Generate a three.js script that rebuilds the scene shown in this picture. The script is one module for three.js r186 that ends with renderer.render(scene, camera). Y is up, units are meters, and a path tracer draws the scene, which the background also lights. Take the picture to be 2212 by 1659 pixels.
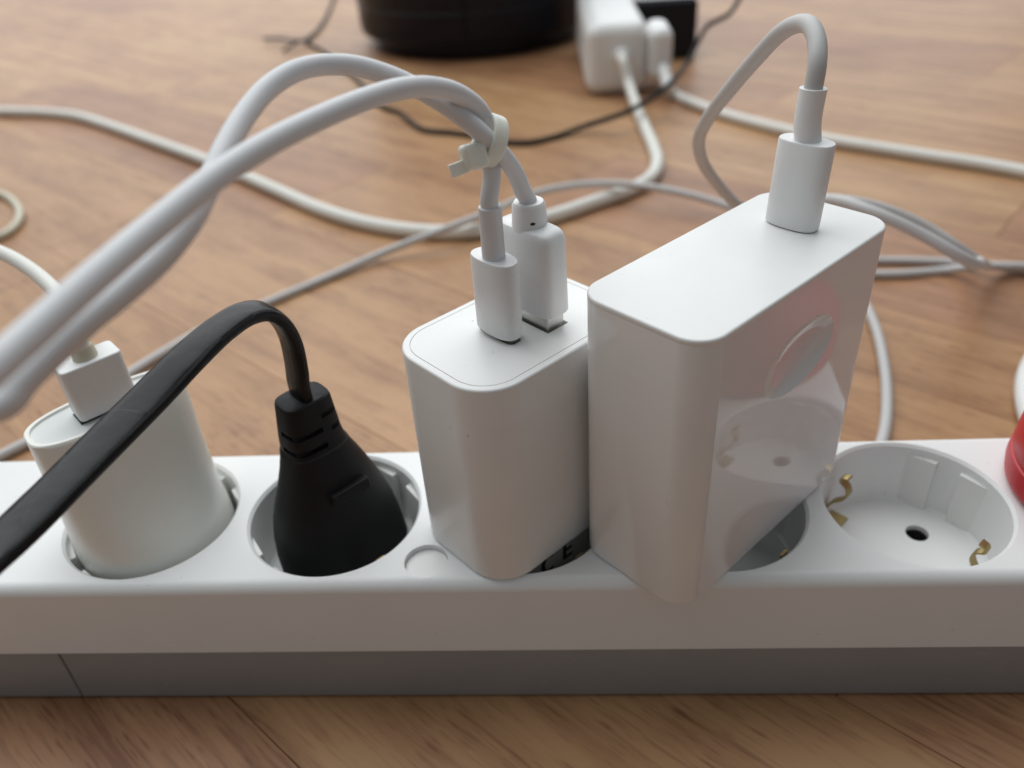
import * as THREE from 'three';
import { mergeGeometries, toCreasedNormals, mergeVertices } from 'three/addons/utils/BufferGeometryUtils.js';
import { RoundedBoxGeometry } from 'three/addons/geometries/RoundedBoxGeometry.js';
import { RectAreaLightUniformsLib } from 'three/addons/lights/RectAreaLightUniformsLib.js';
import { FontLoader } from 'three/addons/loaders/FontLoader.js';
import { TextGeometry } from 'three/addons/geometries/TextGeometry.js';
import { Brush, Evaluator, SUBTRACTION } from 'three-bvh-csg';

// ---------------------------------------------------------------- camera, light, exposure
const MM = 0.001;
const scene = new THREE.Scene();
const FPX = 1750.87, CX = 1106, CY = 829.5;              // focal length and centre, in pixels of a 2212 x 1659 picture
const camera = new THREE.PerspectiveCamera(2 * Math.atan(CY / FPX) * 180 / Math.PI, 4 / 3, 0.005, 40);
camera.rotation.order = 'YXZ';
camera.rotation.set(-0.60845, 0.07961, -0.07435);
camera.position.set(10.61 * MM, 169.81 * MM, 136.64 * MM);
camera.focus = 0.151;
camera.userData.fStop = 12.5;
camera.updateMatrixWorld(true);
scene.add(camera);

const renderer = new THREE.WebGLRenderer({ antialias: true });
renderer.setSize(1024, 768);
renderer.toneMapping = THREE.LinearToneMapping;
renderer.toneMappingExposure = 0.98;
renderer.shadowMap.enabled = true;
RectAreaLightUniformsLib.init();

scene.background = new THREE.Color().setRGB(0.210, 0.226, 0.236);   // the dim room round the table of cables
// daylight from a tall window behind and to the left of the power strip
const WIN = { pos: new THREE.Vector3(-0.5, 2.0, -1.05), w: 3.0, h: 2.6, aim: new THREE.Vector3(0, 0, -0.1) };
const daylight = new THREE.RectAreaLight(new THREE.Color().setRGB(0.95, 0.99, 1.0), 2.55, WIN.w, WIN.h);
daylight.position.copy(WIN.pos); daylight.lookAt(WIN.aim);
daylight.castShadow = true;
scene.add(daylight);
// a wide glazed door farther back, low enough to shine along the floor
const DOOR = { pos: new THREE.Vector3(-0.45, 1.12, -3.1), w: 4.6, h: 2.1 };
const doorlight = new THREE.RectAreaLight(new THREE.Color().setRGB(0.94, 0.97, 1.0), 1.0, DOOR.w, DOOR.h);
doorlight.position.copy(DOOR.pos); doorlight.lookAt(DOOR.pos.clone().add(new THREE.Vector3(0, 0, 1)));
doorlight.castShadow = true;
scene.add(doorlight);

// ---------------------------------------------------------------- helpers (millimetres, y up, floor at 0)
let seed = 20240611;
const rnd = () => { seed = (seed * 1664525 + 1013904223) >>> 0; return seed / 4294967296; };
const V = (x, y, z) => new THREE.Vector3(x, y, z);
const TOP = 39.66, PITCH = 43.92;                        // strip height, socket pitch
const S2 = Math.SQRT1_2;
const eR = V(), eU = V(), eB = V();
camera.matrixWorld.extractBasis(eR, eU, eB);
const EYE = camera.position.clone().multiplyScalar(1000);
const dirOf = (px, py) => eR.clone().multiplyScalar((px - CX) / FPX).addScaledVector(eU, -(py - CY) / FPX).addScaledVector(eB, -1);
const at = (px, py, depth) => dirOf(px, py).multiplyScalar(depth).add(EYE);
const onPlane = (px, py, y) => { const d = dirOf(px, py); return d.multiplyScalar((y - EYE.y) / d.y).add(EYE); };
const uvPos = (cx, u, v, y) => V(cx + (u + v) * S2, y, (v - u) * S2);     // socket axes: u to the right and back, v to the right and front
const uvGeo = (g, cx, u, v, y) => { const p = uvPos(cx, u, v, y); return g.rotateY(Math.PI / 4).translate(p.x, p.y, p.z); };

const taken = {};
const numbered = (n) => { const k = taken[n] = (taken[n] ?? -1) + 1; return k ? `${n}_${String(k).padStart(3, '0')}` : n; };
function thing(name, label, category, pos, group) {
  const o = new THREE.Group(); o.name = numbered(name);
  o.position.copy(pos).multiplyScalar(MM);
  o.userData = { label, category }; if (group) o.userData.group = group;
  o.userData.label = label; scene.add(o); return o;
}
function worldOf(parent) { const p = V(0, 0, 0); for (let o = parent; o && o !== scene; o = o.parent) p.add(o.position); return p; }
function part(name, geo, mat, parent) {                   // geo in world millimetres
  const o = worldOf(parent);
  if (mat.bumpMap || mat.map) { if (geo.index) geo = geo.toNonIndexed(); withUV(geo); }
  geo.scale(MM, MM, MM).translate(-o.x, -o.y, -o.z);
  const m = new THREE.Mesh(geo, mat); m.name = name; m.castShadow = m.receiveShadow = true;
  parent.add(m); return m;
}
const crease = (g, a = 0.6) => toCreasedNormals(g.index ? g.toNonIndexed() : g, a);

function roundRect(w, h, r) {
  const s = new THREE.Shape(), x = w / 2, y = h / 2;
  s.moveTo(-x + r, -y); s.lineTo(x - r, -y); s.absarc(x - r, -y + r, r, -Math.PI / 2, 0);
  s.lineTo(x, y - r); s.absarc(x - r, y - r, r, 0, Math.PI / 2);
  s.lineTo(-x + r, y); s.absarc(-x + r, y - r, r, Math.PI / 2, Math.PI);
  s.lineTo(-x, -y + r); s.absarc(-x + r, -y + r, r, Math.PI, Math.PI * 1.5);
  return s;
}
function prism(w, d, h, r, b = 0.5, seg = 14) {           // upright rounded block standing on y = 0
  const g = new THREE.ExtrudeGeometry(roundRect(w - 2 * b, d - 2 * b, Math.max(0.05, r - b)),
    { depth: h - 2 * b, bevelEnabled: true, bevelSize: b, bevelThickness: b, bevelSegments: 4, curveSegments: seg });
  g.translate(0, 0, b).rotateX(-Math.PI / 2);
  return crease(g, 0.45);
}
function loft(sections, seg = 56, cap = true) {           // sections: [y, halfU, halfV, exponent, du, dv]
  const pos = [], idx = [];
  for (const [y, a, b, n = 2, du = 0, dv = 0] of sections)
    for (let i = 0; i < seg; i++) {
      const t = i / seg * Math.PI * 2, c = Math.cos(t), s = Math.sin(t);
      pos.push(du + a * Math.sign(c) * Math.abs(c) ** (2 / n), y, dv + b * Math.sign(s) * Math.abs(s) ** (2 / n));
    }
  for (let k = 0; k < sections.length - 1; k++)
    for (let i = 0; i < seg; i++) {
      const p = k * seg + i, q = k * seg + (i + 1) % seg;
      idx.push(p, p + seg, q, q, p + seg, q + seg);
    }
  if (cap) for (const k of [0, sections.length - 1]) {
    const [y, , , , du = 0, dv = 0] = sections[k], c = pos.length / 3; pos.push(du, y, dv);
    for (let i = 0; i < seg; i++) { const p = k * seg + i, q = k * seg + (i + 1) % seg; k ? idx.push(p, c, q) : idx.push(p, q, c); }
  }
  const g = new THREE.BufferGeometry();
  g.setAttribute('position', new THREE.Float32BufferAttribute(pos, 3)); g.setIndex(idx);
  // outward winding
  const flat = g.toNonIndexed(); flat.computeVertexNormals();
  const uv = new Float32Array(flat.attributes.position.count * 2);
  for (let i = 0; i < uv.length / 2; i++) { uv[2 * i] = flat.attributes.position.getX(i) * MM; uv[2 * i + 1] = flat.attributes.position.getY(i) * MM; }
  flat.setAttribute('uv', new THREE.BufferAttribute(uv, 2));
  return crease(flat, 0.6);
}
const curveOf = (pts) => new THREE.CatmullRomCurve3(pts, false, 'centripetal');
function cord(pts, d, n = 160, closed = false) {
  const c = curveOf(pts);
  const tube = new THREE.TubeGeometry(c, n, d / 2, 18, closed);
  const ends = [[c.getPoint(0), c.getTangent(0).negate()], [c.getPoint(1), c.getTangent(1)]].map(([p, t]) => {
    const s = new THREE.SphereGeometry(d / 2, 18, 8, 0, Math.PI * 2, 0, Math.PI / 2).scale(1, 0.35, 1);
    s.applyQuaternion(new THREE.Quaternion().setFromUnitVectors(V(0, 1, 0), t)); return s.translate(p.x, p.y, p.z);
  });
  return mergeGeometries([tube, ...ends]);
}
function ribbon(pts, w, h, ref, n = 160, closed = false, pw = 3) { // rounded flat section swept with its wide side along ref
  const c = new THREE.CatmullRomCurve3(pts, closed, 'centripetal'), M = 24, pos = [], idx = [], uv = [];
  const N = n + 1;
  for (let i = 0; i < N; i++) {
    const p = c.getPointAt(closed ? (i % n) / n : i / n), T = c.getTangentAt(closed ? (i % n) / n : i / n);
    const rf = typeof ref === 'function' ? ref(p, T, i / n) : ref, W = rf.clone().addScaledVector(T, -rf.dot(T)).normalize(), Q = new THREE.Vector3().crossVectors(T, W);
    for (let k = 0; k < M; k++) {
      const a = k / M * Math.PI * 2, ca = Math.cos(a), sa = Math.sin(a);
      const x = w / 2 * Math.sign(ca) * Math.abs(ca) ** (2 / pw), y = h / 2 * Math.sign(sa) * Math.abs(sa) ** (2 / pw);
      pos.push(p.x + W.x * x + Q.x * y, p.y + W.y * x + Q.y * y, p.z + W.z * x + Q.z * y); uv.push(i / n, k / M);
    }
  }
  for (let i = 0; i < n; i++) for (let k = 0; k < M; k++) {
    const a = i * M + k, b = i * M + (k + 1) % M; idx.push(a, b, a + M, b, b + M, a + M);
  }
  if (!closed) for (const i of [0, n]) {
    const cen = pos.length / 3, p = c.getPointAt(i / n); pos.push(p.x, p.y, p.z); uv.push(0, 0);
    for (let k = 0; k < M; k++) { const a = i * M + k, b = i * M + (k + 1) % M; i ? idx.push(a, b, cen) : idx.push(b, a, cen); }
  }
  const g = new THREE.BufferGeometry();
  g.setAttribute('position', new THREE.Float32BufferAttribute(pos, 3)); g.setAttribute('uv', new THREE.Float32BufferAttribute(uv, 2)); g.setIndex(idx);
  const f = g.toNonIndexed(); f.computeVertexNormals(); return crease(f, 0.8);
}
const lathe = (prof, seg = 48) => crease(new THREE.LatheGeometry(prof.map(([r, y]) => new THREE.Vector2(Math.max(r, 0.0001), y)), seg), 0.6);
const cyl = (r0, r1, y0, y1, seg = 32) => new THREE.CylinderGeometry(r1, r0, y1 - y0, seg).translate(0, (y0 + y1) / 2, 0);
const csg = new Evaluator(); csg.attributes = ['position', 'normal']; csg.useGroups = false;
function minus(a, bs) {
  let A = new Brush(strip(a)); A.updateMatrixWorld();
  for (const b of bs) { const B = new Brush(strip(b)); B.updateMatrixWorld(); A = csg.evaluate(A, B, SUBTRACTION); A.updateMatrixWorld(); }
  return withUV(A.geometry);
}
function strip(g) { const n = g.clone(); for (const k of Object.keys(n.attributes)) if (k !== 'position' && k !== 'normal') n.deleteAttribute(k); return n; }
function withUV(g) {                                       // box-mapped uv in metres
  const p = g.attributes.position, nn = g.attributes.normal, uv = new Float32Array(p.count * 2);
  for (let i = 0; i < p.count; i++) {
    const ax = Math.abs(nn.getX(i)), ay = Math.abs(nn.getY(i)), az = Math.abs(nn.getZ(i));
    const [a, b] = ay >= ax && ay >= az ? [p.getX(i), p.getZ(i)] : ax >= az ? [p.getZ(i), p.getY(i)] : [p.getX(i), p.getY(i)];
    uv[2 * i] = a * MM; uv[2 * i + 1] = b * MM;
  }
  g.setAttribute('uv', new THREE.BufferAttribute(uv, 2)); return g;
}

// ---------------------------------------------------------------- textures
const hash = (x, y, s) => { let h = Math.imul(x, 374761393) ^ Math.imul(y, 668265263) ^ Math.imul(s, 1274126177); h = Math.imul(h ^ (h >>> 13), 1274126177); return ((h ^ (h >>> 16)) >>> 0) / 4294967296; };
function noise(x, y, s, wx = 0, wy = 0) {
  const xi = Math.floor(x), yi = Math.floor(y), fx = x - xi, fy = y - yi, ux = fx * fx * (3 - 2 * fx), uy = fy * fy * (3 - 2 * fy);
  const m = (a, w) => w ? ((a % w) + w) % w : a;
  const a = hash(m(xi, wx), m(yi, wy), s), b = hash(m(xi + 1, wx), m(yi, wy), s), c = hash(m(xi, wx), m(yi + 1, wy), s), d = hash(m(xi + 1, wx), m(yi + 1, wy), s);
  return a + (b - a) * ux + (c - a) * uy + (a - b - c + d) * ux * uy;
}
const fbm = (x, y, s, o = 4) => { let v = 0, a = 0.5; for (let i = 0; i < o; i++) { v += a * noise(x, y, s + i * 17); x *= 2.03; y *= 2.03; a *= 0.5; } return v; };
const toS = (v) => 255 * (v <= 0.0031308 ? 12.92 * v : 1.055 * Math.min(1, v) ** (1 / 2.4) - 0.055);
function dataTex(w, h, fn, srgb) {
  const d = new Uint8Array(w * h * 4);
  for (let j = 0; j < h; j++) for (let i = 0; i < w; i++) { const c = fn(i / w, j / h, i, j), k = 4 * (j * w + i); d[k] = c[0]; d[k + 1] = c[1]; d[k + 2] = c[2]; d[k + 3] = 255; }
  const t = new THREE.DataTexture(d, w, h); t.magFilter = THREE.LinearFilter; t.minFilter = THREE.LinearMipmapLinearFilter; t.generateMipmaps = true;
  t.wrapS = t.wrapT = THREE.RepeatWrapping; if (srgb) t.colorSpace = THREE.SRGBColorSpace; t.needsUpdate = true; return t;
}
const PLW = 90, PLL = 420;                                 // floor block, millimetres
function woodTex(s, base, dark) {
  const rough = [];
  const map = dataTex(1664, 416, (a, b) => {
    const x = a * PLL, y = b * PLW;                         // millimetres along and across the grain
    const warp = 6 * (fbm(x / 90, y / 26, s + 3) - 0.5);
    const band = fbm(x / 150, (y + warp) / 9, s, 4);
    const fine = fbm(x / 26, (y + warp) / 0.9, s + 40, 3);
    const pore = noise(x / 5.5, (y + warp) / 0.42, s + 80), pore2 = noise(x / 13, (y + warp * 0.6) / 1.1, s + 95);
    const blot = fbm(x / 34, y / 20, s + 120, 3);
    let t = 0.32 + 1.1 * (band - 0.5) + 0.5 * (fine - 0.5) + 0.75 * (blot - 0.5);
    if (pore > 0.66) t += 1.8 * (pore - 0.66) * (0.2 + 1.4 * blot);
    if (pore2 > 0.68) t += 1.3 * (pore2 - 0.68);
    t = Math.min(1, Math.max(0, t));
    return [0, 1, 2].map((k) => toS(base[k] + (dark[k] - base[k]) * t));
  }, true);
  return map;
}
const plasticBump = dataTex(256, 256, (a, b, i, j) => { const v = 110 + 60 * hash(i, j, 7) + 40 * noise(a * 64, b * 64, 9, 64, 64); return [v, v, v]; });
plasticBump.repeat.set(40, 40);                            // uv in metres: a tile of 25 mm
const scuffTex = dataTex(512, 512, (a, b, i, j) => {        // smooth moulding with rare small marks, roughness
  let v = 128 + 22 * (fbm(a * 9, b * 9, 31) - 0.5) + 10 * (hash(i, j, 5) - 0.5); return [v, v, v];
});

function speckTex(base, s, n, tints, mark) {                // clean moulded plastic with a few small scuffs, dust grains and hairs
  const W = 1024, t = [];
  for (let i = 0; i < n; i++) t.push([hash(i, 1, s) * W, hash(i, 2, s) * W, hash(i, 3, s) * Math.PI, 0.7 + 2.6 * hash(i, 4, s) ** 3, 1 + 5 * hash(i, 5, s) ** 2, 0.1 + 0.5 * hash(i, 6, s) ** 2, i % tints.length]);
  const cell = {}; t.forEach((q, i) => { for (let dx = -1; dx <= 1; dx++) for (let dy = -1; dy <= 1; dy++) { const k = ((Math.floor(q[0] / 32) + dx + 32) % 32) + ',' + ((Math.floor(q[1] / 32) + dy + 32) % 32); (cell[k] ??= []).push(i); } });
  const tex = dataTex(W, W, (a, b, i, j) => {
    let c = [...base]; const m = 1 + 0.05 * (fbm(a * 7, b * 7, s + 50, 4) - 0.5) + 0.012 * (hash(i, j, s) - 0.5); c = c.map((v) => v * m);
    for (const k of cell[(i >> 5) + ',' + (j >> 5)] ?? []) {
      const [x, y, r, w, l, o, ti] = t[k]; let dx = i - x, dy = j - y; const u = (dx * Math.cos(r) + dy * Math.sin(r)) / (w * l) + 0.25 * Math.sin(dy * 0.4 + k), v = (-dx * Math.sin(r) + dy * Math.cos(r)) / w, d = u * u + v * v;
      if (d < 1) { const f = o * (1 - d) ** 0.5; c = c.map((q, z) => q + (tints[ti][z] - q) * f); }
    }
    return c.map(toS);
  }, true);
  tex.repeat.set(1 / mark, 1 / mark); return tex;
}
const cordBump = dataTex(256, 256, (a, b) => { const v = 128 + 120 * (fbm(a * 10, b * 10, 61, 4) - 0.5); return [v, v, v]; });
cordBump.repeat.set(30, 30);
const mat = (rgb, rough, extra = {}) => new THREE.MeshPhysicalMaterial({ color: new THREE.Color().setRGB(...rgb), roughness: rough, ...extra });
const bump = (k) => ({ bumpMap: plasticBump, bumpScale: k });
const M = {
  stripWhite: mat([0.80, 0.805, 0.80], 0.42, bump(0.00002)),
  wellWhite: mat([0.78, 0.785, 0.77], 0.38),
  stripGrey: mat([0.285, 0.279, 0.277], 0.5, bump(0.00003)),
  satin: mat([0.81, 0.81, 0.80], 0.40, bump(0.00001)),
  satinSide: mat([0.81, 0.81, 0.80], 0.33),
  gloss: mat([0.81, 0.81, 0.80], 0.05),
  ivory: mat([0.84, 0.84, 0.785], 0.3),
  ivoryPlate: mat([0.70, 0.715, 0.715], 0.5),
  plug: mat([0.80, 0.80, 0.80], 0.42),
  cordWhite: mat([0.69, 0.695, 0.715], 0.48),
  cordCream: mat([0.76, 0.75, 0.70], 0.5),
  cordGrey: mat([0.53, 0.52, 0.515], 0.5),
  cordBeige: mat([0.62, 0.59, 0.47], 0.55),
  black: mat([0.008, 0.008, 0.009], 0.55, { specularIntensity: 0.45 }),
  blackCord: mat([0.008, 0.008, 0.0095], 0.3, { specularIntensity: 0.45, bumpMap: cordBump, bumpScale: 0.0003 }),
  thinBlack: mat([0.008, 0.009, 0.009], 0.55, { specularIntensity: 0.5 }),
  nylon: mat([0.92, 0.93, 0.86], 0.35, { transmission: 0.2, thickness: 0 }),
  steel: mat([0.62, 0.61, 0.58], 0.28, { metalness: 1 }),
  brass: mat([0.40, 0.31, 0.145], 0.45, { metalness: 1 }),
  slot: mat([0.03, 0.028, 0.027], 0.6),
  red: mat([0.52, 0.012, 0.022], 0.42),
  printInk: mat([0.02, 0.02, 0.02], 0.7),
  insertGrey: mat([0.62, 0.61, 0.59], 0.5),
  navy: mat([0.006, 0.007, 0.013], 0.3, { specularIntensity: 0.5 }),
  navyTop: mat([0.006, 0.007, 0.013], 0.22),
  farWhite: mat([0.81, 0.81, 0.80], 0.4),
};

const marks = [[0.35, 0.33, 0.30], [0.55, 0.52, 0.46], [0.22, 0.20, 0.18], [0.62, 0.55, 0.42]];
for (const [k, s, n, size] of [['stripWhite', 11, 130, 0.11], ['satin', 12, 90, 0.06], ['satinSide', 13, 70, 0.08], ['wellWhite', 14, 90, 0.06], ['plug', 15, 60, 0.05], ['stripGrey', 16, 110, 0.09], ['gloss', 17, 40, 0.09]]) {
  const c = M[k].color; M[k].map = speckTex([c.r, c.g, c.b], s * 101, n, k === 'stripGrey' ? [[0.45, 0.44, 0.42], [0.2, 0.19, 0.18]] : marks, size); M[k].color = new THREE.Color(1, 1, 1);
}

// ---------------------------------------------------------------- floor
{
  const floor = new THREE.Group(); floor.name = 'floor'; floor.userData.kind = 'structure'; scene.add(floor);
  const tones = [
    [[0.455, 0.255, 0.127], [0.226, 0.099, 0.044]], [[0.407, 0.215, 0.110], [0.196, 0.084, 0.040]],
    [[0.479, 0.279, 0.140], [0.254, 0.117, 0.051]], [[0.388, 0.201, 0.105], [0.196, 0.083, 0.041]],
    [[0.441, 0.243, 0.117], [0.216, 0.095, 0.041]], [[0.461, 0.261, 0.133], [0.235, 0.107, 0.050]],
  ];
  const mats = tones.map(([b, d], i) => new THREE.MeshPhysicalMaterial({ map: woodTex(100 + 333 * i, b, d), roughness: 0.42, specularIntensity: 0.8 }));
  const sheet = new THREE.Mesh(new THREE.PlaneGeometry(9, 9).rotateX(-Math.PI / 2), mat([0.10, 0.055, 0.03], 0.6));
  sheet.name = 'underlay'; sheet.position.y = -0.008; sheet.receiveShadow = true; floor.add(sheet);
  const block = new THREE.ExtrudeGeometry(roundRect(PLL - 0.34, PLW - 0.34, 0.2), { depth: 6.75, bevelEnabled: true, bevelSize: 0.1, bevelThickness: 0.25, bevelSegments: 1, curveSegments: 1 });
  block.rotateX(-Math.PI / 2).translate(0, -7, 0).scale(MM, MM, MM);
  { const p = block.attributes.position, uv = block.attributes.uv; for (let i = 0; i < p.count; i++) uv.setXY(i, p.getX(i) / (PLL * MM) + 0.5, p.getZ(i) / (PLW * MM) + 0.5); }
  const a = -38.9 * Math.PI / 180, ca = Math.cos(a), sa = Math.sin(a);     // grain direction on the floor: (ca, -sa)
  const nx = -sa, nz = -ca;                                              // across
  for (let r = -9; r <= 19; r++) {
    const across = 27 + 45 + r * PLW;                                      // centre of the row
    const shift = hash(r + 50, 3, 11) * PLL;
    for (let k = -6; k <= 5; k++) {
      const along = k * PLL + shift, x = ca * along + nx * across, z = -sa * along + nz * across;
      if (x < -1500 || x > 1250 || z < -1750 || z > 420) continue;
      const m = new THREE.Mesh(block, mats[Math.floor(hash(r + 20, k + 20, 5) * 6)]);
      m.name = numbered('wood_block'); m.position.set(x * MM, 0, z * MM);
      m.rotation.y = a + (hash(r + 9, k + 9, 77) > 0.5 ? Math.PI : 0); m.castShadow = m.receiveShadow = true; floor.add(m);
    }
  }
}

// ---------------------------------------------------------------- window that gives the daylight (behind, outside the picture)
for (const [name, label, W, aim] of [['window', 'tall bright window with white frame above and behind the cables', WIN, WIN.aim], ['glazed_door', 'wide bright glazed door with white frame at the far end of the floor', DOOR, DOOR.pos.clone().add(new THREE.Vector3(0, 0, 1))]]) {
  const g = new THREE.Group(); g.name = name; g.userData = { label, category: name === 'window' ? 'window' : 'door' };
  g.position.copy(W.pos); g.lookAt(aim); scene.add(g);
  const pane = new THREE.Mesh(new THREE.BoxGeometry(W.w, W.h, 0.01), new THREE.MeshStandardMaterial({ color: 0x999999, emissive: new THREE.Color().setRGB(0.94, 0.98, 1), emissiveIntensity: 0.4 }));
  pane.name = 'pane'; pane.position.z = -0.03; g.add(pane);
  for (const [w, h, x, y] of [[W.w + 0.16, 0.06, 0, W.h / 2 + 0.032], [W.w + 0.16, 0.06, 0, -W.h / 2 - 0.032], [0.078, W.h, -W.w / 2 - 0.041, 0], [0.078, W.h, W.w / 2 + 0.041, 0]]) {
    const f = new THREE.Mesh(new RoundedBoxGeometry(w, h, 0.06, 2, 0.008), M.satin); f.name = 'frame'; f.position.set(x, y, -0.04); g.add(f);
  }
}

// ---------------------------------------------------------------- power strip
const SOCK = [-2, -1, 0, 1, 2, 3].map((i) => i * PITCH);
{
  const t = thing('power_strip', 'long white six-way power strip with grey base lying on the wood floor', 'power strip', V(20, 0, 0));
  const X0 = -150, X1 = 205, L = X1 - X0, zF = 22.8, zB = -22.4, yS = 18.15;
  const bar = (prof) => { const g = new THREE.ExtrudeGeometry(prof, { depth: L, bevelEnabled: false, curveSegments: 10 }); g.rotateY(Math.PI / 2).translate(X0, 0, 0); return crease(g, 0.5); };
  // profile in (-z, y)
  const p = new THREE.Shape(), R = 2.7;
  p.moveTo(-zF - 0.25, yS); p.lineTo(-zB + 0.25, yS); p.lineTo(-zB, TOP - R); p.absarc(-zB - R, TOP - R, R, 0, Math.PI / 2); p.lineTo(-zF + R, TOP); p.absarc(-zF + R, TOP - R, R, Math.PI / 2, Math.PI); p.lineTo(-zF - 0.25, yS);
  const cuts = [];
  for (const x of SOCK) {
    cuts.push(lathe([[0, TOP - 17.5], [18.6, TOP - 17.5], [19.35, TOP - 16.8], [19.6, TOP - 0.7], [20.3, TOP + 0.05], [20.3, TOP + 2], [0, TOP + 2]], 96).translate(x, 0, 0));
    for (const s of [-1, 1]) { const q = uvPos(x, 9.5 * s, 0, 0); cuts.push(lathe([[0, yS - 1], [7, yS - 1], [7, TOP - 18.9], [2.65, TOP - 18.9], [2.65, TOP - 17], [0, TOP - 17]], 40).translate(q.x, 0, q.z)); }
  }
  cuts.push(cyl(4.75, 4.75, TOP - 2.2, TOP + 1, 48).translate(-20.4, 0, 16.1));
  part('cover', minus(bar(p), cuts), M.stripWhite, t);
  part('screw_plug', lathe([[0, TOP - 2.2], [4.7, TOP - 2.2], [4.7, TOP - 1.5], [4.6, TOP - 1.35], [0, TOP - 1.35]], 40).translate(-20.4, 0, 16.1), M.wellWhite, t);
  // grey base in two pieces that meet on a slanted joint
  const base = (xa0, xa1, xb0, xb1) => {                    // x at bottom / top on the left, then on the right
    const s = new THREE.Shape(); s.moveTo(xa0, 1.0); s.lineTo(xb0, 1.0); s.lineTo(xb1, 17.5); s.lineTo(xa1, 17.5); s.closePath();
    const b = 0.35, g = new THREE.ExtrudeGeometry(s, { depth: zF - zB - 0.6 - 2 * b, bevelEnabled: true, bevelSize: b, bevelThickness: b, bevelSegments: 2 });
    return crease(g.translate(0, 0, zB + 0.3 + b), 0.4);
  };
  const j0 = onPlane(176, 1507, 1).x, jT = EYE.clone().add(dirOf(128, 1420).multiplyScalar((zF - EYE.z) / dirOf(128, 1420).z)).x, jB = EYE.clone().add(dirOf(176, 1505).multiplyScalar((zF - EYE.z) / dirOf(176, 1505).z)).x;
  const wells = SOCK.flatMap((x) => [-1, 1].map((s) => { const q = uvPos(x, 9.5 * s, 0, 0); return cyl(7, 7, 3, 19, 32).translate(q.x, 0, q.z); }));
  const jointX = (w) => { w.computeBoundingBox(); return w.boundingBox.min.x > jB + 1; };
  part('base', minus(base(jB + 0.55, jT + 0.55, X1 - 0.5, X1 - 0.5), wells.filter(jointX)), M.stripGrey, t);
  part('end_cap', base(X0 + 0.5, X0 + 0.5, jB - 0.55, jT - 0.55), M.stripGrey, t);
  for (const x of [-120, 30, 180]) part('foot', cyl(4, 4, 0, 1.1).translate(x, 0, 0), M.stripGrey, t);

  const rib = () => {                                      // two wedges that leave a guide groove between them
    const gs = [];
    for (const s of [-1, 1]) {
      const a0 = 8 * Math.PI / 180, a1 = 29 * Math.PI / 180, sh = new THREE.Shape(), pt = (r, a) => [r * Math.cos(a), s * r * Math.sin(a)];
      sh.moveTo(...pt(19.6, a0)); sh.lineTo(...pt(18.35, a0 * 1.1)); sh.lineTo(...pt(19.62, a1));
      for (let k = 4; k > 0; k--) sh.lineTo(...pt(19.6, a0 + (a1 - a0) * k / 5)); sh.closePath();
      const g = new THREE.ExtrudeGeometry(sh, { depth: 14.6, bevelEnabled: true, bevelSize: 0.06, bevelThickness: 0.15, bevelSegments: 2 });
      gs.push(g.rotateX(-Math.PI / 2).translate(0, TOP - 17.4, 0));
    }
    return crease(mergeGeometries(gs), 0.4);
  };
  const clip = (free) => {                                     // bent brass earth spring, radial profile swept 4 mm wide
    const prof = [[19.4, -16.4], [18.6, -14], [17.4, -11.6], [15.4, -9.6], [14.4, -7.4], [15.0, -5.4], [16.5, -4.3], [16.4, -3.3], [14.9, -2.7]];
    const g1 = ribbon(prof.map(([r, y]) => V(free ? r : Math.max(r, 17.9 + 0.02 * y), TOP + y, 0)), 2.3, 0.6, V(0, 0, 1), 48, false, 6);
    const g2 = new THREE.BoxGeometry(4.4, 0.6, 4.4).translate(16.2, TOP - 17.0, 0);
    return mergeGeometries([strip(g1), strip(g2.toNonIndexed())]);
  };
  for (const x of SOCK) {
    for (const s of [0, Math.PI]) part('guide_rib', rib().rotateY(Math.PI / 4 + s).translate(x, 0, 0), M.wellWhite, t);
    for (const s of [0, Math.PI]) part('earth_clip', withUV(clip(x === SOCK[4])).rotateY(-Math.PI / 4 + s).translate(x, 0, 0), M.brass, t);
    for (const s of [-1, 1]) {
      const q = uvPos(x, 9.5 * s, 0, 0);
      part('contact_sleeve', lathe([[3.0, 3.2], [3.0, 14], [2.5, 14], [2.5, 3.2], [3.0, 3.2]], 28).translate(q.x, 0, q.z), M.brass, t);
    }
  }
}

// ---------------------------------------------------------------- tall charger with one cable (socket 4)
{
  const cx = SOCK[3], t = thing('usb_charger', 'tall glossy white charger block with finger dimple and one cable on top', 'charger', uvPos(cx, 0, 0, TOP));
  const W = 61, D = 27.6, Hh = 62, body = prism(W, D, Hh - 0.9, 5.6, 0.45, 18);
  const dim = new THREE.SphereGeometry(1, 48, 32).scale(12.9, 7.9, 4.6).rotateZ(0.05).translate(0.4, 45.4, D / 2 + 2.0);
  const dim2 = dim.clone().translate(0, 0, -D - 4.0);
  const b = minus(body, [dim, dim2]);
  part('body', uvGeo(b, cx, 0, 0, TOP + 0.25), M.gloss, t);
  part('top_cap', uvGeo(prism(W + 0.06, D + 0.06, 1.3, 5.63, 0.45, 18), cx, 0, 0, TOP + Hh - 1.25), M.satin, t);
  for (const s of [-1, 1]) part('pin', uvGeo(cyl(2, 2, -17.3, 0.4), cx, 9.5 * s, 0, TOP), M.insertGrey, t);
}
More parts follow.
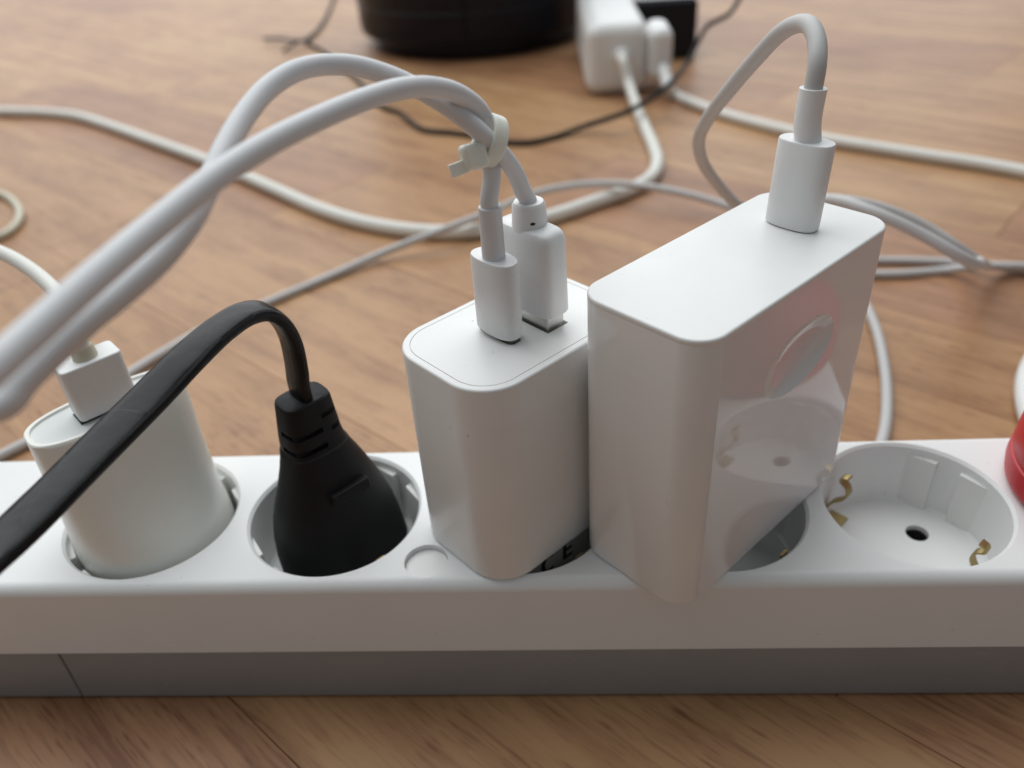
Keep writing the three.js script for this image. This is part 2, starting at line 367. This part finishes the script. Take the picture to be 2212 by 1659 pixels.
// ---------------------------------------------------------------- two-port charger (socket 3)
{
  const cx = SOCK[2], t = thing('usb_charger', 'white two-port charger block with two plugs standing in its top', 'charger', uvPos(cx, 0, 0, TOP));
  const W = 42.8, D = 29.2, Hh = 48.5, r = 9.0, u0 = 0.7, v0 = 1.1;
  const groove = minus(prism(W - 3.0, D - 3.0, 0.8, r - 1.5, 0.02, 18), [prism(W - 3.35, D - 3.35, 2, r - 1.68, 0.02, 18).translate(0, -0.5, 0)]).translate(0, Hh - 0.3, 0);
  const portC = loft([[Hh - 4, 1.75, 4.9, 4], [Hh + 1, 1.75, 4.9, 4]], 40).translate(-3.3 - u0, 0, 1 - v0);
  const portA = new THREE.BoxGeometry(5.6, 6, 13.4).translate(5.7 - u0, Hh, 1.2 - v0);
  const body = minus(prism(W, D, Hh, r, 0.5, 20), [groove, portC, portA]);
  const bd = part('body', uvGeo(body, cx, u0, v0, TOP + 0.2), M.satinSide, t);
  part('port', uvGeo(new THREE.BoxGeometry(5.3, 0.4, 13.1), cx, 5.7, 1.2, TOP + Hh - 2.6), M.slot, bd);
  part('port', uvGeo(loft([[0, 1.65, 4.8, 4], [0.4, 1.65, 4.8, 4]]), cx, -3.3, 1, TOP + Hh - 3.9), M.slot, bd);
  const ins = part('plug_base', uvGeo(loft([[-15, 17.4, 13.2, 3.4], [0.1, 17.4, 13.2, 3.4]]), cx, 0, 0, TOP), M.insertGrey, t);
  for (const s of [-1, 1]) part('pin', uvGeo(cyl(2, 2, -17.3, -14.8), cx, 9.5 * s, 0, TOP), M.steel, t);
  const font = await new FontLoader().loadAsync('fonts/droid/droid_sans_bold.typeface.json');
  const txt = new TextGeometry('C E', { font, size: 5.2, depth: 0.08, curveSegments: 6, bevelEnabled: false });
  part('printed_mark', uvGeo(txt.translate(-7.5, -7.6, 13.12), cx, 0, 0, TOP), M.printInk, ins);
}
// ---------------------------------------------------------------- tapered charger (socket 1)
{
  const cx = SOCK[0], t = thing('usb_charger', 'off-white tapered charger with raised rim sunk into the round socket', 'charger', uvPos(cx, 0, 0, TOP));
  const H0 = 32.2;
  part('body', uvGeo(loft([[-9, 17.4, 18.0, 2], [-1, 17.5, 17.9, 2, -0.4, -0.2], [2, 17.2, 17.0, 2.15, -0.5, -0.3], [6, 16.9, 15.0, 2.4, -0.5, -0.3], [12, 16.6, 12.5, 2.7, -0.4, -0.3], [18, 16.5, 10.6, 2.9, -0.3, -0.2], [25, 16.5, 9.1, 3.0, -0.1, -0.1], [H0 - 0.8, 16.5, 7.9, 2.9], [H0 - 0.25, 16.6, 7.75, 2.8], [H0, 16.35, 7.5, 2.8], [H0, 15.5, 6.75, 2.8], [H0 - 0.6, 15.4, 6.65, 2.8]], 72), cx, 0, 0, TOP), M.ivory, t);
  const fp = part('face_plate', uvGeo(loft([[H0 - 0.7, 15.2, 6.5, 2.8], [H0 - 0.5, 15.2, 6.5, 2.8]], 64), cx, 0, 0, TOP), M.ivoryPlate, t);
  part('port', uvGeo(new THREE.BoxGeometry(12.6, 0.3, 5.2), cx, 0, 0, TOP + H0 - 0.38), M.slot, fp);
}
{
  const cx = SOCK[0], H0 = 32.2, t = thing('usb_cable', 'cream cable whose blocky white plug stands in the tapered charger', 'cable', uvPos(cx, 0, 0, TOP + H0));
  const pl = part('plug', uvGeo(prism(12.4, 6.9, 12.2, 1.1, 0.45), cx, 0, 0, TOP + H0 + 0.25), M.plug, t);
  part('metal_shell', uvGeo(prism(11.6, 4.4, 1.2, 0.4, 0.05), cx, 0, 0, TOP + H0 - 0.3), M.steel, pl);
  part('strain_relief', uvGeo(loft([[0, 2.5, 2.3, 2], [2.4, 2.3, 2.1, 2], [2.8, 2, 1.9, 2]], 32), cx, 0, 0, TOP + H0 + 12.4), M.cordBeige, t);
  const s = uvPos(cx, 0, 0, TOP + H0 + 12);
  part('cord', cord([s, s.clone().add(V(0, 5, 0)), at(172, 715, 169), at(140, 655, 178), at(95, 605, 187), at(45, 568, 195), at(0, 545, 201), at(-70, 520, 210)], 3.5, 90), M.cordCream, t);
}
// ---------------------------------------------------------------- black mains plug (socket 2)
{
  const cx = SOCK[1], t = thing('mains_plug', 'black moulded mains plug with ribbed neck and flat black cord', 'plug', uvPos(cx, 0, 0, TOP));
  const sec = [[-13,15.8,10.2,2.4,.6],[-6,15.4,10,2.4,.1],[-1,14.7,9.7,2.4,-.2],[4,13.5,9.2,2.4,-.4],[8,12.1,8.6,2.4,-.4],[12,10.4,7.8,2.5,-.3],[16,8.8,7.0,2.6,-.4],[19,7.6,6.3,2.8,-.7],[20.6,7.1,5.8,3.2,-.8],[20.9,6.7,5.4,3.4,-.9],[24,6.3,4.9,3.6,-1.1],[32.3,5.5,4.3,3.6,-.9],[33.0,5.3,4.1,3.6,-.9],[33.3,4.8,3.7,3.6,-.9]].map(([y, a, b, n, dx]) => [y, a, b, n, dx * S2, dx * S2]);
  const body = loft(sec, 72);
  const slots = [];
  const slot = (u, v, y, w, d) => slots.push(new RoundedBoxGeometry(w, 1.25, d, 2, 0.3).translate(u - 0.9, y, v - 0.9));
  for (const m of [1, -1]) {                                // the same notches on the two broad and the two narrow sides
    slot(3.6 * m, 5.2 * m, 29.4, 4.2, 3.0); slot(5.2 * m, 5.4 * m, 25.4, 4.2, 3.2); slot(-2.2 * m, 5.4 * m, 26.2, 6.6, 3.4); slot(-2.4 * m, 5.8 * m, 22.3, 7.2, 3.6);
    slot(-6.6 * m, 1.6 * m, 26.2, 3.4, 4.2); slot(-7.0 * m, 1.8 * m, 22.3, 3.4, 4.4);
  }
  const b = part('body', uvGeo(minus(body, slots), cx, 0, 0, TOP), M.black, t);
  part('grip_rib', uvGeo(new RoundedBoxGeometry(9.6, 2.7, 2.4, 3, 0.45).rotateX(-0.2).translate(1.0, 10.8, 8.2), cx, 0, 0, TOP), M.black, b);
  for (const s of [-1, 1]) part('pin', uvGeo(cyl(2.2, 2.2, -17.3, -12.8), cx, 9.5 * s, 0, TOP), M.steel, t);
  const s0 = uvPos(cx, -0.6, -0.8, TOP + 31), s1 = uvPos(cx, -0.6, -0.8, TOP + 36);
  part('cord', ribbon([s0, s1, at(640, 790, 166.5), at(626, 730, 162.5), at(603, 692, 159), at(570, 672, 155.5), at(530, 678, 152), at(480, 708, 148), at(410, 770, 142.5), at(320, 862, 136), at(200, 982, 127), at(100, 1083, 119.5), at(0, 1180, 112.5), at(-120, 1290, 104)], 7.0, 3.0, (p, T, k) => {        // the flat cord twists its broad side upwards after the bend
    const m = Math.min(1, Math.max(0, (k - 0.27) / 0.3)), w = new THREE.Vector3().crossVectors(T, V(0.1, -0.62, -0.78)).normalize();
    if (w.dot(V(S2, 0, S2)) < 0) w.negate();
    return V(S2, 0, S2).lerp(w, m * m * (3 - 2 * m));
  }, 220), M.blackCord, t);
}

// ---------------------------------------------------------------- the two cables in the two-port charger
const sleeveProf = (r0, r1, h) => [[0, 0], [r0, 0], [r1, h - 0.15], [r1 - 0.15, h], [0, h]];
{
  const cx = SOCK[2], H0 = TOP + 48.6, t = thing('usb_cable', 'white cable with long smooth collar on slim plug beside the blocky metal-tipped plug', 'cable', uvPos(cx, -3.3, 1, H0));
  const pl = part('plug', uvGeo(loft([[1.0, 2.55, 5.1, 2.5], [1.4, 2.8, 5.4, 2.5], [16.2, 2.8, 5.4, 2.5], [16.5, 2.65, 5.25, 2.5]], 56), cx, -3.3, 1, H0), M.plug, t);
  part('metal_shell', uvGeo(loft([[-2.5, 1.25, 4.2, 4], [1.1, 1.25, 4.2, 4]], 40), cx, -3.3, 1, H0), M.steel, pl);
  part('strain_relief', uvGeo(lathe(sleeveProf(2.15, 2.05, 9.9), 36), cx, -3.3, 1, H0 + 16.4), M.cordWhite, t);
  const s = uvPos(cx, -3.3, 1, H0 + 24);
  part('cord', cord([s, s.clone().add(V(0, 3.5, 0)), at(1062, 385, 140), at(1060, 335, 139.8), at(1056, 285, 138.5), at(1035, 238, 134.5), at(990, 203, 129.5), at(935, 188, 125), at(870, 191, 120), at(790, 214, 114.5), at(690, 255, 108), at(580, 310, 101), at(470, 380, 94.5), at(350, 475, 87.5), at(200, 602, 79.5), at(60, 728, 73), at(-110, 880, 66)], 3.2, 220), M.cordWhite, t);
}
{
  const cx = SOCK[2], H0 = TOP + 48.6, t = thing('usb_cable', 'white cable with blocky plug showing its metal tip, short round collar', 'cable', uvPos(cx, 5.7, 1.3, H0));
  const pl = part('plug', uvGeo(loft([[3.2, 3.3, 7.3, 4.5], [3.6, 3.5, 7.5, 4.5], [18.2, 3.4, 7.25, 4.3], [19.3, 3.2, 6.95, 4], [19.8, 2.9, 6.5, 3.8], [20.1, 2.2, 5.4, 3.2]], 64), cx, 5.6, 1.3, H0), M.plug, t);
  part('metal_shell', uvGeo(prism(4.5, 12, 8, 0.35, 0.1), cx, 5.7, 1.3, H0 - 2.6), M.steel, pl);
  const col = part('strain_relief', uvGeo(lathe([[0, 0], [3.3, 0], [3.35, 0.3], [3.1, 4.6], [2.7, 5.2], [0, 5.2]], 40), cx, 5.7, 1.3, H0 + 19.2), M.plug, t);
  part('relief_hole', uvGeo(new THREE.SphereGeometry(0.38, 16, 10).scale(1.3, 0.8, 0.4).rotateY(-0.6).translate(-1.75, 2.0, 2.7), cx, 5.7, 1.3, H0 + 19.2), M.slot, col);
  const s = uvPos(cx, 5.7, 1.3, H0 + 23);
  part('cord', cord([s, s.clone().add(V(0, 1.2, 0)), at(1130, 413, 145.8), at(1112, 372, 142.5), at(1088, 338, 138.8), at(1052, 300, 134.9), at(1010, 262, 132.5), at(960, 225, 131.5), at(900, 190, 130.5), at(840, 163, 129), at(770, 143, 127), at(700, 140, 124.5), at(640, 153, 121), at(580, 190, 117), at(530, 248, 112.5), at(490, 315, 108), at(452, 395, 103.5), at(412, 475, 100), at(350, 555, 97.5), at(270, 628, 95.5), at(180, 702, 93.5), at(95, 782, 92), at(48, 830, 91), at(22, 866, 90.4), at(-10, 884, 90), at(-80, 880, 89)], 3.2, 260), M.cordWhite, t);
}
// ---------------------------------------------------------------- cable ties
const camVec = (r, u, b) => eR.clone().multiplyScalar(r).addScaledVector(eU, u).addScaledVector(eB, b);
{
  const c = at(1058, 303, 137.3), t = thing('zip_tie', 'pale translucent cable tie binding the two white cables above the two-port charger', 'cable tie', c);
  const e1 = camVec(0.16, 0.98, 0.05).normalize(), e2 = camVec(0.55, -0.1, 0.83), n = new THREE.Vector3().crossVectors(e1, e2).normalize();
  const pts = []; for (let i = 0; i < 24; i++) { const a = i / 24 * Math.PI * 2; pts.push(c.clone().addScaledVector(e1, 3.9 * Math.cos(a)).addScaledVector(e2, 3.5 * Math.sin(a))); }
  part('strap', ribbon(pts, 2.7, 0.95, n, 72, true, 6), M.nylon, t);
  const headAt = at(1023, 338, 135.2), q = new THREE.Quaternion().setFromRotationMatrix(new THREE.Matrix4().makeBasis(eR, eU, eB)).multiply(new THREE.Quaternion().setFromEuler(new THREE.Euler(0.3, 0.42, 0.2)));
  const put = (g) => g.applyQuaternion(q).translate(headAt.x, headAt.y, headAt.z);
  const hd = part('head', put(mergeGeometries([new RoundedBoxGeometry(4.5, 4.3, 3.4, 5, 1.0), new RoundedBoxGeometry(4.0, 3.2, 1.2, 3, 0.3).translate(2.2, 0.8, -0.4)])), M.nylon, t);
  const p2 = put(new RoundedBoxGeometry(3.2, 2.2, 0.9, 2, 0.2).rotateZ(0.12).translate(-3.1, -1.3, 0.3));
  part('tail', p2, M.nylon, hd);
}

// ---------------------------------------------------------------- cable in the tall charger: up, over, down behind and off to the right
{
  const cx = SOCK[3], H0 = TOP + 62.1, t = thing('usb_cable', 'grey-white cable arching up from the tall glossy charger', 'cable', uvPos(cx, 17.5, 0, H0));
  const pl = part('plug', uvGeo(loft([[0.15, 2.6, 5.2, 2.5, -0.4, -0.4], [0.5, 2.8, 5.4, 2.5, -0.4, -0.4], [16.3, 2.8, 5.4, 2.5], [16.6, 2.65, 5.25, 2.5]], 56), cx, 17.1, 0, H0), M.plug, t);
  part('metal_shell', uvGeo(loft([[-0.2, 1.3, 4.2, 4], [0.3, 1.3, 4.2, 4]], 40), cx, 17.5, 0, H0), M.slot, pl);
  const s = uvPos(cx, 17.5, 0, H0 + 16), s2 = at(1757, 190, 143.5);
  const path = [s, s.clone().lerp(s2, 0.4).add(V(-0.4, 0, 0)), s2];
  part('strain_relief', (() => { const c = curveOf(path); const g = new THREE.TubeGeometry(c, 40, 2.4, 24); const e = c.getTangent(1), cap = new THREE.CircleGeometry(2.4, 24).applyQuaternion(new THREE.Quaternion().setFromUnitVectors(V(0, 0, 1), e)).translate(s2.x, s2.y, s2.z); return mergeGeometries([g, cap]); })(), M.plug, t);
  part('cord', cord([path[1], s2, at(1765, 140, 142), at(1765, 90, 143), at(1750, 56, 146), at(1722, 52, 151), at(1685, 72, 157), at(1630, 130, 167), at(1575, 195, 180), at(1530, 255, 196), at(1510, 300, 210), at(1516, 345, 224), at(1548, 395, 242), at(1590, 440, 258), at(1660, 480, 278), onPlane(1760, 500, 12)], 3.3, 260), M.cordGrey, t);
}
// ---------------------------------------------------------------- thin cables lying behind
const fl = (px, py, h = 1.8) => onPlane(px, py, h);
{
  const a = fl(1780, 470, 30), t = thing('loose_cable', 'folded grey-white cable bundle beyond the empty socket', 'cable', V(a.x, 0, a.z));
  part('cord', cord([at(1700, 452, 262), at(1790, 432, 250), at(1880, 456, 240), at(1990, 506, 236), at(2065, 550, 235), at(2104, 570, 240), at(2116, 566, 262), fl(2095, 577, 6), fl(2040, 584), fl(1950, 591), fl(1880, 592), fl(1760, 590)], 3.6, 160), M.cordGrey, t);
  part('cord', cord([fl(1700, 460, 22), at(1800, 430, 265), at(1900, 448, 262), at(2000, 490, 262), at(2070, 535, 262), at(2120, 568, 275), fl(2170, 578, 3), fl(2260, 588)], 3.4, 120), M.cordGrey, t);
}
{
  const a = fl(1890, 562), t = thing('loose_cable', 'thin straight grey cable on the floor beside the folded bundle', 'cable', V(a.x, 0, a.z));
  part('cord', cord([fl(1740, 560), fl(1830, 560), fl(1890, 562), fl(1980, 563), fl(2060, 567), fl(2140, 573, 5), fl(2212, 575, 5), fl(2300, 580)], 3.4, 80), M.cordGrey, t);
}
{
  const a = fl(1000, 490), t = thing('loose_cable', 'long thin grey cable crossing over the thick white cord and behind both chargers', 'cable', V(a.x, 0, a.z));
  const pts = [fl(-60, 1015), fl(0, 985), fl(90, 938), fl(190, 868), fl(290, 800), fl(360, 757), fl(440, 712), fl(590, 648), fl(700, 602), fl(830, 545, 4), fl(960, 495, 10), fl(1060, 457, 10.5), fl(1160, 416, 10), fl(1250, 399, 10.5), fl(1350, 398, 10.5), fl(1450, 412, 10), fl(1560, 441, 7), fl(1680, 490, 3), fl(1790, 560), fl(1850, 625), fl(1890, 705), fl(1910, 790), fl(1916, 860), fl(1911, 930), fl(1890, 1000)];
  part('cord', cord(pts, 3.7, 320), M.cordGrey, t);
}
{
  const a = fl(2212, 800), t = thing('loose_cable', 'thick white cord on the floor just behind the red plug', 'cable', V(a.x, 0, a.z));
  part('cord', cord([fl(2330, 690, 3.5), fl(2262, 740, 3.5), fl(2222, 800, 3.5), fl(2216, 860, 3.5), fl(2235, 930, 3.5), fl(2260, 990, 3.5)], 6.5, 60), M.farWhite, t);
}
{
  const a = fl(30, 460), t = thing('loose_cable', 'beige cable loop on the floor left of the white cables', 'cable', V(a.x, 0, a.z));
  part('cord', cord([fl(-90, 430, 2.2), fl(-40, 412, 2.2), fl(0, 418, 2.2), fl(30, 436, 2.2), fl(43, 462, 2.2), fl(32, 488, 2.2), fl(5, 508, 2.2), fl(-50, 525, 2.2)], 4.2, 70), M.cordBeige, t);
}
// ---------------------------------------------------------------- white block with thick cord, and the plug beside it
{
  const p0 = fl(1268, 203, 0), p1 = fl(1400, 212, 0), w = p1.distanceTo(p0), yaw = Math.atan2(-(p1.z - p0.z), p1.x - p0.x) ;
  const c = p0.clone().add(p1).multiplyScalar(0.5), t = thing('extension_coupler', 'white rounded coupler block on the floor with a thick cord from its end', 'coupler', V(c.x, 0, c.z));
  const H = 49, Lb = 150, turn = 0.02;
  const g = new RoundedBoxGeometry(w - 2, H, Lb, 8, 10).translate(0, H / 2 + 0.2, -Lb / 2).rotateY(turn).translate(c.x, 0, c.z);
  part('body', g, M.farWhite, t);
  const f = at(1342, 122, 0).sub(EYE), n = c.clone(); const d = dirOf(1342, 122), k = (c.z + 0.5 - EYE.z) / d.z, exit = d.multiplyScalar(k).add(EYE);
  part('collar', lathe([[0, 0], [6.2, 0], [5.4, 7], [4.6, 7.6], [0, 7.6]], 32).rotateX(Math.PI / 2).translate(exit.x, exit.y, exit.z - 2), M.farWhite, t);
  part('cord', cord([exit.clone().add(V(0, 0, -1)), exit.clone().add(V(0.5, -0.6, 10)), fl(1358, 178, 14), fl(1374, 228, 5.5), fl(1392, 272, 3.6), fl(1412, 318, 3.6), fl(1420, 352, 3.6), fl(1405, 384, 3.6), fl(1360, 410, 3.6), fl(1290, 434, 3.6), fl(1180, 470, 3.6), fl(1060, 494, 3.6), fl(980, 501, 3.6), fl(900, 499, 3.6), fl(800, 484, 3.6), fl(700, 455, 3.6), fl(600, 412, 3.6), fl(520, 377, 3.6), fl(430, 341, 3.6), fl(330, 305, 3.6), fl(230, 270, 3.6), fl(165, 251, 3.6), fl(100, 244, 3.6), fl(0, 241, 3.6), fl(-120, 238, 3.6)], 7.2, 340), M.cordCream, t);
  // plug pushed into the right side of the block
  const e = p1.clone(), t2 = thing('mains_plug', 'white plug pressed against the side of the coupler block', 'plug', V(e.x + 8, 0, e.z - 25));
  part('body', new RoundedBoxGeometry(17, 36, 40, 6, 7).translate(e.x + 8.4, 27, e.z - 24), M.farWhite, t2);
  const b0 = V(e.x + 10, 20, e.z - 8), b1 = V(e.x + 13, 9, e.z + 9);
  part('strain_relief', cord([b0, b0.clone().lerp(b1, 0.5), b1], 9, 30), M.farWhite, t2);
  part('cord', cord([b0, b1, fl(1452, 200, 4), fl(1500, 223, 3.4), fl(1560, 245, 3.4), fl(1650, 270, 3.4), fl(1790, 302, 3.4), fl(1900, 320, 3.4), fl(2020, 339, 3.4), fl(2120, 354, 3.4), fl(2212, 371, 3.4), fl(2330, 395, 3.4)], 6.6, 160), M.cordCream, t2);
}
// ---------------------------------------------------------------- thin black cable with a twist tie
{
  const a = fl(1140, 308), t = thing('black_cable', 'thin black cable crossing the floor and over the thick white cord', 'cable', V(a.x, 0, a.z));
  part('cord', cord([fl(735, -40), fl(718, 5), fl(700, 45), fl(680, 72), fl(662, 88), fl(700, 112), fl(760, 160), fl(830, 232), fl(862, 243), fl(890, 266), fl(918, 281), fl(980, 287), fl(1040, 296), fl(1090, 307), fl(1140, 308), fl(1200, 295), fl(1270, 270, 5), fl(1340, 247, 12), fl(1400, 217, 14), fl(1450, 178, 20), at(1487, 130, 575), at(1510, 85, 580), at(1530, 55, 590), at(1575, 30, 600), at(1598, -5, 610), at(1620, -60, 640)], 3.5, 300), M.thinBlack, t);
}
{
  const a = fl(650, 90), t = thing('twist_tie', 'short black wire twist tie on the thin black cable', 'cable tie', V(a.x, 0, a.z));
  part('wire', cord([fl(672, 86, 3.4), fl(640, 88, 4), fl(605, 84, 4), fl(570, 84, 3)], 2.6, 30), M.thinBlack, t);
  part('wire', cord([fl(664, 86, 5.4), fl(640, 92, 5), fl(620, 104, 3), fl(612, 110, 2)], 2.6, 30), M.thinBlack, t);
}
// ---------------------------------------------------------------- black appliance and dark box in the background
{
  const c = V(-64, 0, -717), W = 222, D = 254, t = thing('floor_appliance', 'large black rounded appliance standing on the wood floor', 'appliance', V(c.x, 0, c.z));
  part('body', prism(W, D, 190, 112, 5, 40).translate(c.x, 12, c.z), M.navy, t);
  part('skirt', prism(W - 26, D - 26, 11.5, 99, 0.5, 32).translate(c.x, 1, c.z), M.navy, t);
  part('trim_band', prism(W + 1, D + 1, 3, 112.5, 1, 40).translate(c.x, 36, c.z), M.navy, t);
  const g = onPlane(1182, 100, 14);
  part('panel_gap', new THREE.BoxGeometry(2.6, 150, 1).translate(g.x, 120, c.z + D / 2 + 0.2), M.navy, t);
}
{
  const p1 = fl(1502, 125, 0), t = thing('adapter_box', 'low dark box beside the white coupler block', 'box', V(p1.x - 35, 0, p1.z - 30));
  const w = 72, h = 44, d = 62;
  part('body', new RoundedBoxGeometry(w, h, d, 4, 3).translate(p1.x - w / 2, h / 2, p1.z - d / 2), M.navy, t);
  part('lid', new RoundedBoxGeometry(w - 5, 1.6, d - 5, 2, 0.6).translate(p1.x - w / 2, h + 0.6, p1.z - d / 2), M.navyTop, t);
}
// ---------------------------------------------------------------- red plug (socket 6)
{
  const cx = SOCK[5], t = thing('mains_plug', 'round red plug with a groove round it, in the power strip', 'plug', V(cx, TOP, 0));
  part('rim', lathe([[0, 0.3], [21.5, 0.3], [23.0, 1.6], [23.4, 4], [23.2, 7.3], [22.4, 7.8], [0, 7.8]], 72).translate(cx, TOP, 0), M.red, t);
  part('body', lathe([[0, 7.7], [22.6, 7.7], [23.0, 8.4], [22.8, 13], [21.6, 18], [18.5, 24], [13.5, 29], [8, 32], [0, 33]], 72).translate(cx, TOP, 0), M.red, t);
  part('plug_base', cyl(18.4, 18.4, -15, 0.4, 40).translate(cx, TOP, 0), M.red, t);
}

scene.traverse((o) => { if (o.isMesh) { o.castShadow = true; o.receiveShadow = true; } });
renderer.render(scene, camera);
